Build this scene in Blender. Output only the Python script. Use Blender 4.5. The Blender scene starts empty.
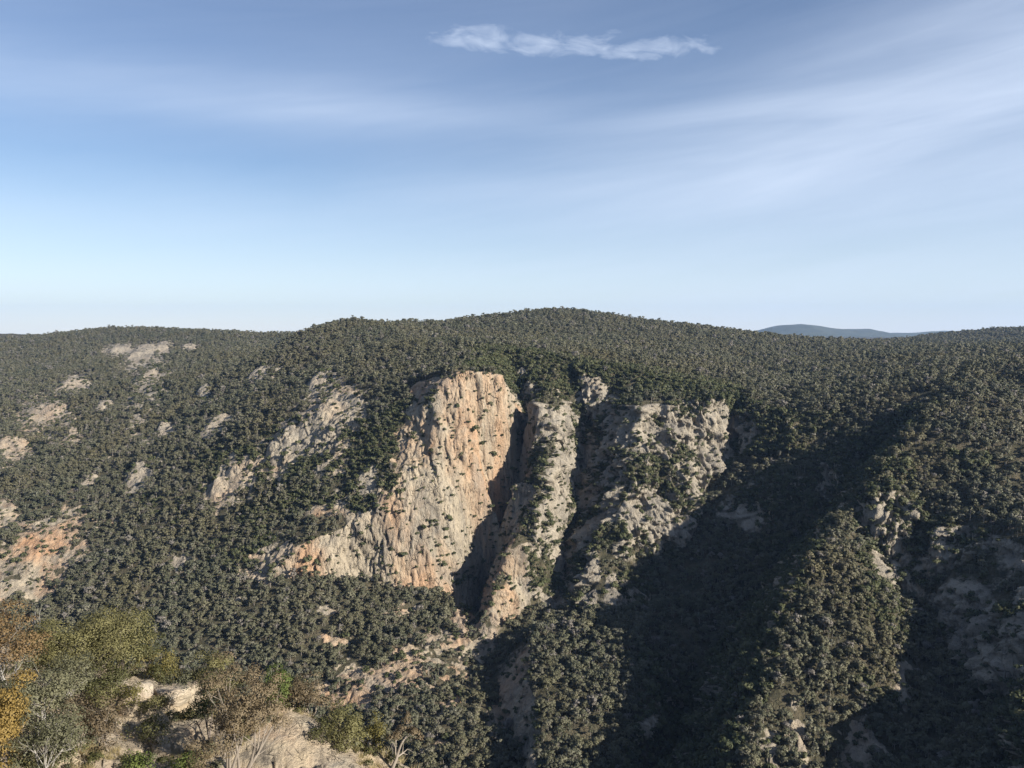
import bpy, bmesh, math, random
import numpy as np
from mathutils import Vector, Matrix, Euler
from mathutils.geometry import delaunay_2d_cdt

sc = bpy.context.scene
COL = sc.collection
PI = math.pi
rng = np.random.default_rng(7)
random.seed(7)

# ------------------------------------------------------------------ camera
FPX, W, H = 790.0, 1024, 768
PITCH = math.atan(54.0 / FPX)                       # looks slightly down
cp, sp = math.cos(PITCH), math.sin(PITCH)
cam_d = bpy.data.cameras.new("camera")
cam = bpy.data.objects.new("camera", cam_d)
COL.objects.link(cam)
cam_d.sensor_width = 36.0
cam_d.lens = FPX / W * 36.0
cam_d.clip_start = 0.1
cam_d.clip_end = 60000.0
cam.location = (0, 0, 0)
cam.rotation_euler = (PI / 2 - PITCH, 0, 0)
sc.camera = cam


def P(u, v, Y):
    """survey point: bearing and dip read from the photograph, forward distance Y in metres"""
    a, b = (u - 512.0) / FPX, (384.0 - v) / FPX
    dy, dz = cp + b * sp, -sp + b * cp
    return (a / dy * Y, Y, dz / dy * Y)


# ------------------------------------------------------------------ noise
def _hash(ix, iy, iz, seed):
    h = (ix.astype(np.uint32) * np.uint32(374761393) + iy.astype(np.uint32) * np.uint32(668265263)
         + iz.astype(np.uint32) * np.uint32(2147483647) + np.uint32((seed * 1274126177) & 0xFFFFFFFF))
    h = (h ^ (h >> np.uint32(13))) * np.uint32(1274126177)
    h = h ^ (h >> np.uint32(16))
    return (h & np.uint32(0xFFFFFF)).astype(np.float32) / np.float32(0xFFFFFF) * 2 - 1


def vnoise(x, y, z=None, seed=0):
    """smooth value noise in -1..1"""
    x = np.asarray(x, np.float32); y = np.asarray(y, np.float32)
    ix = np.floor(x).astype(np.int32); iy = np.floor(y).astype(np.int32)
    fx = x - ix; fy = y - iy
    fx = fx * fx * (3 - 2 * fx); fy = fy * fy * (3 - 2 * fy)
    if z is None:
        zz = np.zeros_like(ix)
        a = _hash(ix, iy, zz, seed); b = _hash(ix + 1, iy, zz, seed)
        c = _hash(ix, iy + 1, zz, seed); d = _hash(ix + 1, iy + 1, zz, seed)
        return (a + (b - a) * fx) * (1 - fy) + (c + (d - c) * fx) * fy
    z = np.asarray(z, np.float32)
    iz = np.floor(z).astype(np.int32); fz = z - iz; fz = fz * fz * (3 - 2 * fz)
    out = 0
    for dz, wz in ((0, 1 - fz), (1, fz)):
        a = _hash(ix, iy, iz + dz, seed); b = _hash(ix + 1, iy, iz + dz, seed)
        c = _hash(ix, iy + 1, iz + dz, seed); d = _hash(ix + 1, iy + 1, iz + dz, seed)
        out = out + ((a + (b - a) * fx) * (1 - fy) + (c + (d - c) * fx) * fy) * wz
    return out


def fbm(x, y, z=None, octv=4, seed=0, gain=0.5):
    s, amp, tot, f = 0, 1.0, 0.0, 1.0
    for k in range(octv):
        s = s + amp * vnoise(x * f + 17.3 * k, y * f - 9.1 * k, None if z is None else z * f + 3.7 * k, seed + k)
        tot += amp; amp *= gain; f *= 2.03
    return s / tot


def sstep(a, b, x):
    t = np.clip((x - a) / (b - a), 0, 1)
    return t * t * (3 - 2 * t)


# ------------------------------------------------------------------ the land: break lines of the survey
LINES = [
    # far left hill crest, its back, and the long slope below it
    [(-300, 330, 3200), (-120, 331, 3100), (0, 334, 3000), (60, 335, 2800), (105, 329, 2600), (160, 330, 2500), (230, 334, 2300), (290, 338, 2200), (330, 345, 2150)],
    [(-300, 362, 2300), (0, 362, 2150), (120, 356, 2000), (200, 352, 1850), (280, 354, 1600)],
    [(-300, 430, 1400), (0, 420, 1400), (60, 420, 1350), (120, 390, 1420), (200, 388, 1300), (250, 366, 1450)],
    [(-300, 480, 1050), (0, 480, 1070), (100, 480, 1010), (160, 440, 1090), (200, 425, 1070)],
    [(-300, 560, 860), (-40, 545, 900), (0, 540, 905), (60, 535, 900), (100, 512, 930)],
    [(-300, 640, 760), (0, 620, 800), (40, 600, 825)],
    # spur in front of the foot of the far slope
    [(312, 330, 1400), (300, 348, 1270), (250, 388, 1150), (200, 440, 1020), (150, 490, 940), (100, 550, 870), (60, 600, 812), (0, 665, 745), (-80, 740, 680)],
    # hill behind the plateau: skyline
    [(312, 330, 1400), (345, 322, 1450), (400, 324, 1520), (450, 323, 1620), (500, 317, 1760), (560, 311, 1900), (600, 314, 1900), (640, 321, 1900), (700, 328, 1950), (760, 337, 2050), (820, 343, 2150), (880, 345, 2350), (930, 338, 2600), (980, 331, 2600), (1024, 328, 2600), (1120, 325, 2600), (1400, 325, 2600)],
    [(400, 338, 1320), (470, 337, 1420), (560, 330, 1560), (640, 340, 1500), (720, 352, 1420), (780, 357, 1400), (850, 352, 1550), (920, 350, 1700), (1000, 346, 1900), (1150, 342, 1900), (1400, 342, 1900)],
    # crest of the front plateau nose
    [(330, 360, 1200), (380, 352, 1130), (430, 348, 1080), (470, 349, 1040), (540, 355, 1000), (600, 364, 960), (660, 376, 915), (715, 390, 880), (740, 393, 880)],
    # near slope, left of the cliff
    [(330, 375, 1030), (380, 385, 935), (420, 380, 900), (445, 373, 880)],
    [(250, 430, 960), (310, 410, 940), (370, 420, 876), (408, 425, 846), (425, 430, 838)],
    [(220, 480, 905), (300, 470, 868), (350, 470, 836), (385, 480, 804)],
    [(180, 540, 842), (250, 520, 838), (295, 530, 800), (326, 519, 797)],
    [(130, 600, 778), (200, 580, 788), (255, 573, 772), (280, 583, 748)],
    [(80, 660, 715), (150, 640, 722), (230, 640, 702), (300, 612, 714), (370, 602, 738), (430, 614, 728), (455, 612, 728)],
    [(40, 740, 640), (120, 720, 642), (200, 705, 640), (300, 690, 628), (370, 660, 655), (420, 650, 666), (463, 650, 672)],
    [(80, 800, 575), (200, 790, 575), (300, 770, 570), (380, 710, 594), (440, 720, 575), (483, 710, 590)],
    [(300, 840, 530), (400, 800, 520), (470, 790, 520), (502, 755, 545)],
    # main cliff: top edge, middle band, lower tier, foot
    [(428, 403, 846), (442, 386, 850), (465, 369, 854), (500, 371, 866), (522, 381, 880), (532, 388, 895)],
    [(405, 470, 804), (430, 470, 803), (466, 465, 812), (484, 462, 824)],
    [(296, 549, 766), (320, 537, 771), (345, 527, 777), (380, 513, 782), (402, 500, 787), (430, 510, 784), (455, 520, 790), (468, 520, 798)],
    [(286, 578, 753), (330, 577, 757), (370, 577, 763), (430, 590, 758), (458, 594, 760)],
    # slot gully between the main cliff and the first buttress, then on down to the river
    [(540, 391, 925), (532, 425, 912), (516, 470, 876), (496, 520, 838), (480, 560, 804), (471, 592, 762), (482, 625, 722), (487, 660, 672), (497, 705, 605), (513, 755, 550), (530, 810, 502), (530, 860, 480)],
    # first buttress crest
    [(556, 399, 878), (556, 414, 856), (552, 436, 842), (550, 452, 816), (540, 476, 804), (536, 496, 776), (520, 526, 766), (511, 545, 742), (503, 566, 738), (500, 586, 718), (493, 612, 706)],
    [(566, 409, 872), (563, 450, 832), (550, 490, 797), (542, 540, 760), (530, 590, 732), (518, 622, 706)],
    # gully between the buttresses
    [(600, 402, 912), (590, 425, 904), (577, 470, 872), (567, 520, 834), (562, 560, 798), (558, 600, 752), (540, 628, 690)],
    # second buttress: left crest, face, right edge
    [(622, 395, 884), (640, 401, 850), (636, 440, 824), (630, 480, 794), (611, 530, 754), (604, 580, 716), (600, 615, 690)],
    [(690, 398, 866), (685, 440, 840), (676, 490, 800), (662, 550, 752), (645, 608, 708)],
    [(722, 397, 866), (722, 430, 852), (714, 480, 816), (694, 540, 766), (674, 590, 722), (645, 627, 660)],
    # wooded ridge under them
    [(538, 630, 648), (528, 690, 572), (536, 740, 524), (545, 800, 480), (550, 850, 450)],
    [(570, 635, 642), (590, 690, 566), (582, 740, 522), (572, 800, 478)],
    [(632, 635, 622), (648, 690, 562), (630, 740, 524), (600, 800, 478)],
    # shaded wall of the big gorge, rim to floor
    [(735, 400, 872), (762, 406, 848), (800, 411, 826), (850, 405, 810), (900, 394, 798), (945, 386, 790)],
    [(734, 430, 866), (738, 460, 842), (770, 456, 812), (800, 450, 788), (850, 440, 768), (900, 415, 760)],
    [(950, 391, 765), (905, 440, 750), (855, 500, 725), (800, 560, 695), (745, 640, 645), (700, 715, 590), (660, 790, 540), (620, 880, 480), (540, 930, 450)],
    # right bench: crest above the gorge, its cliff edge, its surface
    [(985, 378, 797), (960, 394, 740), (930, 415, 703), (905, 440, 669), (886, 474, 624)],
    [(886, 474, 640), (900, 495, 632), (930, 514, 602), (990, 524, 562), (1040, 528, 538), (1100, 528, 538), (1300, 500, 590), (1450, 470, 660)],
    [(940, 402, 734), (985, 430, 667), (1024, 455, 633), (1150, 465, 620), (1400, 450, 700)],
    [(990, 385, 814), (1024, 395, 768), (1150, 415, 720), (1400, 410, 760)],
    [(850, 396, 850), (930, 380, 840), (1024, 366, 820), (1150, 370, 780), (1400, 370, 760)],
    # right plateau behind
    [(760, 392, 930), (800, 385, 1000), (850, 374, 1080), (950, 364, 1050), (1024, 354, 1120), (1150, 352, 1100), (1400, 352, 1100)],
    # cliff foot and gully right of the spur
    [(870, 500, 616), (884, 545, 598), (908, 600, 560), (938, 650, 515), (985, 690, 472), (1060, 740, 430), (1300, 800, 390)],
    [(862, 530, 614), (890, 590, 570), (912, 655, 512), (918, 710, 470), (918, 768, 430), (900, 850, 384), (850, 950, 328)],
    # sunlit spur: crest and body
    [(852, 507, 625), (818, 560, 558), (792, 620, 522), (768, 690, 476), (742, 768, 430), (705, 860, 373), (650, 960, 339)],
    [(856, 540, 590), (855, 580, 545), (850, 640, 505), (850, 700, 472), (835, 768, 440), (800, 870, 362)],
    # slope in the bottom right corner
    [(1000, 740, 420), (1010, 790, 385)],
    [(1040, 528, 538), (1052, 600, 474), (1058, 660, 424), (1068, 740, 374), (1080, 840, 320)],  # rib crest outside the frame, added to keep this corner in shadow
    # foreground spur below the lookout
    [(-120, 600, 62), (-40, 625, 66), (0, 640, 64), (80, 664, 69), (150, 662, 72), (190, 680, 71), (240, 698, 67), (265, 700, 62), (300, 704, 61.5), (345, 725, 62), (385, 748, 62), (412, 770, 61), (436, 830, 55)],
    [(-60, 690, 55), (0, 700, 57), (60, 702, 60), (120, 696, 63), (165, 686, 65), (205, 710, 63), (235, 735, 59)],
    [(-100, 768, 45), (0, 768, 49.5), (100, 768, 54), (180, 768, 56), (230, 776, 54.5), (290, 800, 52.5), (350, 810, 53), (400, 820, 54)],
    [(-100, 900, 31), (0, 900, 33), (150, 900, 36), (300, 900, 37), (420, 910, 36)],
]
RAW = [
    # ground under and around the lookout, the near wall of the gorge (out of view below the frame)
    (0, 0, -1.7), (3, 2, -1.8), (-4, 2, -1.9), (0, 5, -3.0), (-6, 10, -8), (-9, 20, -18), (0, 15, -14), (6, 12, -9),
    (5, 40, -36), (-2, 55, -48), (20, 30, -26), (60, 60, -55), (-70, 100, -75), (-30, 105, -82), (-10, 95, -80), (10, 75, -66), (-110, 110, -70),
    (-60, 60, -22), (-80, 40, -12), (-60, 10, -2), (-40, -20, 3), (0, -40, 2), (40, -20, 1), (60, 10, -2), (-120, 60, -18),
    (-20, 160, -140), (-20, 260, -230), (-40, 350, -310), (40, 160, -130), (60, 260, -210), (110, 300, -215), (100, 200, -140),
    (150, 120, -60), (200, 60, -12), (300, 60, -4), (220, 180, -120), (300, 220, -160), (330, 290, -205), (420, 250, -170), (520, 300, -120), (460, 120, -70), (760, 200, -15), (450, 400, -175), (600, 400, -130),
    (-160, 200, -150), (-260, 330, -260), (-200, 100, -45), (-300, 100, -25), (-400, 200, -120),
    # river
    (-60, 410, -365), (-180, 480, -385), (-320, 560, -395), (-480, 640, -405), (-700, 720, -420), (-1000, 800, -440), (-1500, 900, -460),
    
    # behind the lookout and far plains
    (0, -300, 10), (400, -200, 15), (-400, -200, 10), (-800, 0, -10), (-900, 350, -150), (-1400, 300, -60), (900, 0, 10), (1000, 400, 5),
    (0, -2000, 10), (2000, -1500, 10), (-2000, -1500, 0), (3500, 0, 0), (-3500, 0, -40), (2500, 1200, 5), (-3000, 1400, -300), (-3000, 2400, -120),
]
# back slopes and the far plain
for (u, Y, z) in [(-300, 4200, -30), (0, 4200, -30), (200, 3400, -35), (300, 3000, -35), (500, 2600, -20), (700, 2700, -70), (850, 3200, -85), (1000, 3600, -50), (1400, 3600, -10)]:
    RAW.append((math.tan(math.atan((u - 512) / FPX)) * Y, Y, z))
for R_ in (6500, 14500):
    for k in range(24):
        a = 2 * PI * k / 24
        RAW.append((R_ * math.sin(a), R_ * math.cos(a), -90))


def densify(line):
    pts = [P(*q) for q in line]
    out = [pts[0]]
    for a, b in zip(pts, pts[1:]):
        d = math.hypot(b[0] - a[0], b[1] - a[1])
        lim = max(8.0, 0.035 * math.hypot(*a[:2]))
        n = max(1, int(d / lim))
        for k in range(1, n + 1):
            t = k / n
            out.append(tuple(a[i] + (b[i] - a[i]) * t for i in range(3)))
    return out


pts = [p for ln in LINES for p in densify(ln)] + RAW
uniq = {}
for p in pts:
    uniq.setdefault((round(p[0] / 3), round(p[1] / 3)), p)
pts = list(uniq.values())
cdt = delaunay_2d_cdt([Vector(p[:2]) for p in pts], [], [], 0, 1e-4)
tv = np.array([tuple(v) for v in cdt[0]])
tz = np.array([pts[o[0]][2] for o in cdt[3]])
tris = np.array([tuple(f) for f in cdt[2]])


def raster(x0, y0, nx, ny, st):
    Z = np.full((ny, nx), np.nan, np.float32)
    for t in tris:
        A, B, C = tv[t]
        lo = np.floor((np.minimum(np.minimum(A, B), C) - (x0, y0)) / st).astype(int)
        hi = np.ceil((np.maximum(np.maximum(A, B), C) - (x0, y0)) / st).astype(int)
        i0, j0 = max(lo[0], 0), max(lo[1], 0)
        i1, j1 = min(hi[0], nx - 1), min(hi[1], ny - 1)
        if i1 < i0 or j1 < j0:
            continue
        X = x0 + st * np.arange(i0, i1 + 1)[None, :]
        Y = y0 + st * np.arange(j0, j1 + 1)[:, None]
        den = (B[1] - C[1]) * (A[0] - C[0]) + (C[0] - B[0]) * (A[1] - C[1])
        if abs(den) < 1e-9:
            continue
        a = ((B[1] - C[1]) * (X - C[0]) + (C[0] - B[0]) * (Y - C[1])) / den
        b = ((C[1] - A[1]) * (X - C[0]) + (A[0] - C[0]) * (Y - C[1])) / den
        c = 1 - a - b
        m = (a >= -1e-6) & (b >= -1e-6) & (c >= -1e-6)
        zz = a * tz[t[0]] + b * tz[t[1]] + c * tz[t[2]]
        sub = Z[j0:j1 + 1, i0:i1 + 1]
        sub[m] = zz[m]
    return np.where(np.isnan(Z), -40, Z)


def blur(Z, n, it=2):
    for _ in range(it):
        for ax in (0, 1):
            p = [(0, 0), (0, 0)]; p[ax] = (n + 1, n)
            c = np.cumsum(np.pad(Z, p, mode='edge').astype(np.float64), axis=ax)
            w = 2 * n + 1
            Z = ((c[w:] - c[:-w]) if ax == 0 else (c[:, w:] - c[:, :-w])) / w
    return Z.astype(np.float32)


NEAR = (-60, -20, 320, 320, 0.5)      # around the foreground spur
MID = (-900, -100, 1000, 850, 2.0)
FAR = (-15000, -15000, 1500, 1500, 20.0)
G_NEAR = blur(raster(*NEAR), 2)
G_MID = blur(raster(*MID), 1)
G_FAR = blur(raster(*FAR), 1, 1)


def samp(G, spec, X, Y):
    x0, y0, nx, ny, st = spec
    fx = np.clip((X - x0) / st, 0, nx - 1.001); fy = np.clip((Y - y0) / st, 0, ny - 1.001)
    i = fx.astype(int); j = fy.astype(int); fx = fx - i; fy = fy - j
    return (G[j, i] * (1 - fx) + G[j, i + 1] * fx) * (1 - fy) + (G[j + 1, i] * (1 - fx) + G[j + 1, i + 1] * fx) * fy


def inside(spec, X, Y, mar):
    x0, y0, nx, ny, st = spec
    d = np.minimum(np.minimum(X - x0, x0 + (nx - 1) * st - X), np.minimum(Y - y0, y0 + (ny - 1) * st - Y))
    return np.clip(d / mar, 0, 1)


CARVE = [  # narrow slots cut into the cliffs: pixel line, half width, depth
    ([(541, 391, 915), (532, 425, 895), (517, 470, 856), (499, 520, 822), (483, 560, 790), (475, 592, 752)], 12.0, 55.0),
    ([(597, 402, 905), (588, 425, 895), (577, 470, 862), (570, 520, 820), (566, 560, 780), (560, 600, 735)], 9.0, 22.0),
    ([(728, 397, 875), (730, 430, 862), (728, 470, 835)], 9.0, 18.0),
]


def carve(X, Y):
    out = np.zeros(X.shape, np.float32)
    M = (Y > 650) & (Y < 1000) & (X > -150) & (X < 350)
    x, y = X[M], Y[M]
    tot = np.zeros(x.shape, np.float32)
    for line, wd, dp in CARVE:
        q = [P(*a)[:2] for a in line]
        d = np.full(x.shape, 1e9, np.float32)
        for a, b in zip(q, q[1:]):
            vx, vy = b[0] - a[0], b[1] - a[1]
            t = np.clip(((x - a[0]) * vx + (y - a[1]) * vy) / (vx * vx + vy * vy), 0, 1)
            d = np.minimum(d, np.hypot(x - a[0] - vx * t, y - a[1] - vy * t))
        tot = np.maximum(tot, dp * np.exp(-(d / wd) ** 2))
    out[M] = tot
    return out


def base_h(X, Y):
    r = np.hypot(X, Y)
    k = sstep(250, 500, r) * 4.5
    wx = X + k * vnoise(X / 55, Y / 55, seed=11) + k * .45 * vnoise(X / 20, Y / 20, seed=13)
    wy = Y + k * vnoise(X / 55, Y / 55, seed=12) + k * .45 * vnoise(X / 20, Y / 20, seed=14)
    h = samp(G_FAR, FAR, wx, wy)
    w = inside(MID, wx, wy, 60.0)
    h = h * (1 - w) + samp(G_MID, MID, wx, wy) * w
    w = inside(NEAR, wx, wy, 15.0)
    h = h * (1 - w) + samp(G_NEAR, NEAR, wx, wy) * w
    h = h - carve(wx, wy)
    far = sstep(200, 900, r)
    h = h + far * 5.0 * fbm(X / 130, Y / 130, octv=3, seed=21)
    return h


# ------------------------------------------------------------------ terrain sheet
th = np.concatenate([np.linspace(-180, -60, 50)[:-1], np.linspace(-60, -37, 50)[:-1], np.linspace(-37, 37, 1150)[:-1],
                     np.linspace(37, 60, 120)[:-1], np.linspace(60, 180, 50)])
th = np.radians(th)
rr = np.concatenate([np.linspace(0.05, 40, 60)[:-1], np.linspace(40, 100, 200)[:-1], np.linspace(100, 320, 80)[:-1],
                     np.linspace(320, 960, 560)[:-1], np.linspace(960, 1500, 230)[:-1], np.linspace(1500, 2900, 230)[:-1],
                     np.geomspace(2900, 13500, 40)])
NT, NR = len(th), len(rr)
TH, RR = np.meshgrid(th, rr)
X0, Y0 = (RR * np.sin(TH)).astype(np.float32), (RR * np.cos(TH)).astype(np.float32)
Hb = base_h(X0, Y0)
e = 3.0
gx = (base_h(X0 + e, Y0) - base_h(X0 - e, Y0)) / (2 * e)
gy = (base_h(X0, Y0 + e) - base_h(X0, Y0 - e)) / (2 * e)
sl = np.hypot(gx, gy)
print("tin", len(pts), "grid", NT, NR)
def cells(x, y, z, seed):
    """cellular noise: (random value of the nearest cell, distance to the border with the next)"""
    sh = x.shape
    x, y, z = (np.ravel(a).astype(np.float32) for a in (x, y, z))
    ix, iy, iz = (np.floor(a).astype(np.int32) for a in (x, y, z))
    d1 = np.full(x.shape, 9.0, np.float32); d2 = d1.copy(); val = np.zeros_like(x)
    for a in (-1, 0, 1):
        for b in (-1, 0, 1):
            for c in (-1, 0, 1):
                jx, jy, jz = ix + a, iy + b, iz + c
                px = jx + .5 + .45 * _hash(jx, jy, jz, seed)
                py = jy + .5 + .45 * _hash(jx, jy, jz, seed + 1)
                pz = jz + .5 + .45 * _hash(jx, jy, jz, seed + 2)
                d = (px - x) ** 2 + (py - y) ** 2 + (pz - z) ** 2
                near = d < d1
                d2 = np.where(near, d1, np.minimum(d2, d))
                val = np.where(near, _hash(jx, jy, jz, seed + 3), val)
                d1 = np.where(near, d, d1)
    return val.reshape(sh), (np.sqrt(d2) - np.sqrt(d1)).reshape(sh)


# rock relief: steep ground is pushed out and in along its horizontal normal
steep = sstep(0.75, 1.25, sl) * sstep(300, 420, RR)
nx, ny = -gx / (sl + 1e-6), -gy / (sl + 1e-6)
M = steep > 0.01
xm, ym, zm = X0[M], Y0[M], Hb[M]
xw = xm + 3 * vnoise(xm / 9, ym / 9, zm / 9, seed=51); yw = ym + 3 * vnoise(xm / 9, ym / 9, zm / 9, seed=52)
c1, e1 = cells(xw / 20, yw / 20, zm / 44, 61)
c2, e2 = cells(xw / 8.5, yw / 8.5, zm / 19, 71)
c3, e3 = cells(xw / 3.6, yw / 3.6, zm / 8, 81)
rel = (6.5 * (1 - 2 * np.abs(vnoise(xm / 30, ym / 30, zm / 140, seed=31)))
       + 3.2 * c1 + 2.6 * c2 + 1.6 * c3 - 2.0 * (1 - sstep(0, .16, e1)) - 1.2 * (1 - sstep(0, .2, e2))
       + 1.2 * fbm(xm / 6, ym / 6, zm / 7, octv=3, seed=36) + 1.1 * vnoise(xm / 2.2, ym / 2.2, zm / 2.6, seed=34))
right = sstep(10, 45, xm)
c4, e4 = cells(xw / 5.2, yw / 5.2, zm / 21, 85)           # needles and ledges of the grey buttresses
c5, e5 = cells(xw / 26, yw / 26, zm / 13, 88)
rel = rel * (.6 + .32 * right) + right * (5.5 * (1 - 2.4 * np.abs(vnoise(xw / 13, yw / 13, zm / 55, seed=38))) + 1.5) + right * (1.2 * c4 - 1.6 * (1 - sstep(0, .2, e4)) + 1.0 * c5 + 3.0 * (1 - 2.2 * np.abs(vnoise(xw / 7, yw / 7, zm / 17, seed=39))) + 1.7 * (1 - 2.2 * np.abs(vnoise(xw / 3.4, yw / 3.4, zm / 6, seed=40))))
dsp = np.zeros_like(Hb); dsp[M] = rel
dsp = dsp * steep
cell = np.zeros_like(Hb); cell[M] = .6 * c1 + .4 * c2
Xw, Yw, Zw = X0 + nx * dsp, Y0 + ny * dsp, Hb + 0.0
Zw = Zw + sstep(300, 400, RR) * (1 - steep) * 1.2 * vnoise(X0 / 14, Y0 / 14, seed=41)
# foreground spur: ledges and broken rock
fg = (1 - sstep(95, 130, RR)) * sstep(25, 40, RR)
Mf = fg > 0.01
xf, yf, zf = X0[Mf], Y0[Mf], Hb[Mf]
f1, g1 = cells(xf / 4.5 + .25 * vnoise(xf, yf, seed=90), yf / 4.5 + .25 * vnoise(xf, yf, seed=89), zf / 4, 91)
f2, g2 = cells(xf / 1.1, yf / 1.1, zf / .8, 95)
relf = 0.32 * f1 + .08 * f2 - .12 * (1 - sstep(0, .12, g1)) * sstep(0, .3, vnoise(xf / 5, yf / 5, seed=99)) + 1.7 * fbm(xf / 9, yf / 9, octv=5, seed=97) + .12 * fbm(xf / .6, yf / .6, octv=2, seed=98)
Zw[Mf] = Zw[Mf] + relf * fg[Mf]


def grid_mesh(name, V, nr, nt, attrs):
    me = bpy.data.meshes.new(name)
    n = nr * nt
    idx = np.arange(n, dtype=np.int32).reshape(nr, nt)
    q = np.stack([idx[:-1, :-1], idx[:-1, 1:], idx[1:, 1:], idx[1:, :-1]], -1).reshape(-1, 4)[:, ::-1]
    me.vertices.add(n); me.vertices.foreach_set("co", np.ascontiguousarray(V, np.float32).ravel())
    me.loops.add(q.size); me.loops.foreach_set("vertex_index", np.ascontiguousarray(q, np.int32).ravel())
    me.polygons.add(len(q)); me.polygons.foreach_set("loop_start", np.arange(0, q.size, 4, dtype=np.int32))
    me.polygons.foreach_set("use_smooth", np.ones(len(q), bool))
    me.update(calc_edges=True)
    for k, a in attrs.items():
        me.attributes.new(k, 'FLOAT', 'POINT').data.foreach_set("value", np.ascontiguousarray(a, np.float32).ravel())
    return me


# ------------------------------------------------------------------ where bare rock shows
VX = np.stack([Xw, Yw, Zw], -1)


def hit(u, v):
    """where a survey sight line meets the land"""
    d = P(u, v, 1.0)
    n = math.hypot(d[0], d[1])
    i = int(np.argmin(np.abs(th - math.atan2(d[0], d[1]))))
    zr = d[2] / n * rr
    k = np.nonzero((Hb[:, i] > zr) & (rr > 140))[0]
    k = k[0] if len(k) else NR - 1
    return np.array([d[0] / n * rr[k], d[1] / n * rr[k]])


PATCH = [  # outcrops on the wooded slopes: centre, half length, half width, tilt (degrees up to the right), warmth
    (122, 352, 14, 7, 5, .1), (143, 356, 16, 9, 30, .1), (163, 350, 9, 6, 30, .1), (150, 376, 17, 9, 40, .1), (75, 386, 16, 7, 10, .15), (46, 417, 24, 16, 15, .3), (72, 434, 10, 5, 0, .3),
    (14, 446, 18, 8, 0, .4), (205, 392, 9, 5, 30, 0), (216, 426, 18, 6, 42, .1), (165, 428, 8, 4, 0, .1), (140, 472, 16, 6, 40, .1), (105, 405, 10, 4, 20, .2),
    (221, 487, 11, 6, 35, .31), (237, 475, 11, 6, 35, .31), (40, 546, 44, 19, 36, .9), (4, 510, 12, 9, 20, .6), (20, 590, 20, 12, 20, .8), (279, 451, 13, 8, 40, .31), (294, 440, 15, 10, 42, .31), (311, 427, 15, 11, 42, .31), (328, 414, 15, 11, 42, .31), (344, 402, 12, 9, 40, .31), (320, 383, 15, 6, 40, .1),
    (420, 391, 10, 5, 10, .2), (408, 455, 9, 22, -10, .2), (388, 498, 12, 9, 0, .2), (262, 374, 14, 4, 20, .1), (190, 350, 10, 4, 0, .1),
    (270, 560, 22, 6, 35, .4), (405, 614, 14, 4, 5, .1), (335, 643, 12, 5, 10, .3), (372, 682, 36, 14, 5, .7), (412, 660, 30, 13, 40, .4), (462, 622, 13, 12, 60, .2), (482, 655, 8, 26, -15, .2),
    (498, 720, 6, 24, -20, .2), (452, 706, 12, 5, 30, .2), (440, 745, 9, 4, 20, .2), (330, 612, 12, 4, 0, .2), (240, 600, 12, 3, 10, .2), (180, 560, 10, 4, 20, .1), (90, 480, 10, 4, 30, .2),
    (590, 398, 10, 8, 0, .1), (800, 745, 7, 28, 8, .2), (862, 750, 13, 22, 5, .2), (905, 690, 8, 16, 10, .2), (770, 756, 7, 14, 0, .2),
]
FIELD = [(903, 340, 17, 170), (1018, 354, 11, 40)]     # two pale cleared paddocks on the far right
fr = fbm(Xw / 16, Yw / 16, Zw / 16, octv=4, seed=101)
fr2 = fbm(Xw / 7, Yw / 7, Zw / 7, octv=3, seed=105)
patch = np.zeros_like(Xw); slab = np.zeros_like(Xw); pw = np.zeros_like(Xw)
for (u, v, a, b, t, wm) in PATCH:
    k_ = sstep(370, 400, np.float64(v)) * sstep(600, 560, np.float64(v)); v += 3 * k_; b = b * (1 + .12 * k_) + 1 * k_
    c = hit(u, v); ca, sa = math.cos(math.radians(t)), math.sin(math.radians(t))
    e1_ = hit(u + a * ca, v - a * sa) - c; e2_ = hit(u - b * sa, v - b * ca) - c
    det = e1_[0] * e2_[1] - e1_[1] * e2_[0]
    if abs(det) < 1e-3:
        continue
    R = np.linalg.norm(e1_) + np.linalg.norm(e2_)
    mm = (np.abs(Xw - c[0]) < 1.6 * R) & (np.abs(Yw - c[1]) < 1.6 * R)
    dx, dy = Xw[mm] - c[0], Yw[mm] - c[1]
    p = (dx * e2_[1] - dy * e2_[0]) / det; q = (dy * e1_[0] - dx * e1_[1]) / det
    val = sstep(.80, .45, np.hypot(p, q) * .40 + .95 * np.abs(fr[mm]) + .75 * fr2[mm] - (.3 if wm == .31 else 0))
    if 340 < v < 520 and u < 330:              # slabs lie tilted to the right, out of the slope
        tl = np.clip((4 if wm == .31 else 2.5) - (.45 if wm == .31 else .3) * (dx * .83 - dy * .56), -1, 8)
        slab[mm] = np.maximum(slab[mm], sstep(1.3, .55, np.hypot(p, q)) * tl)
    patch[mm] = np.maximum(patch[mm], val); pw[mm] = np.maximum(pw[mm], val * wm)
for (u, v, a, ln) in FIELD:
    c = hit(u, v); R = math.hypot(*c); b_ = c / R
    al = (Xw - c[0]) * b_[0] + (Yw - c[1]) * b_[1]; ac = (Xw - c[0]) * b_[1] - (Yw - c[1]) * b_[0]
    patch = np.maximum(patch, sstep(1.15, .85, np.hypot(al / ln, ac / (a / FPX * R)) + .2 * fr))
Zw = Zw + slab + patch * (1.5 + 3.5 * fr2 + 1.5 * vnoise(Xw / 3, Yw / 3, seed=107)) * sstep(250, 350, RR)
VX = np.stack([Xw, Yw, Zw], -1)
NRM = np.cross(np.gradient(VX, axis=1), np.gradient(VX, axis=0)); NRM /= np.linalg.norm(NRM, axis=-1, keepdims=True) + 1e-9
NRM *= np.sign(NRM[..., 2:3] + 1e-9)
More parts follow.
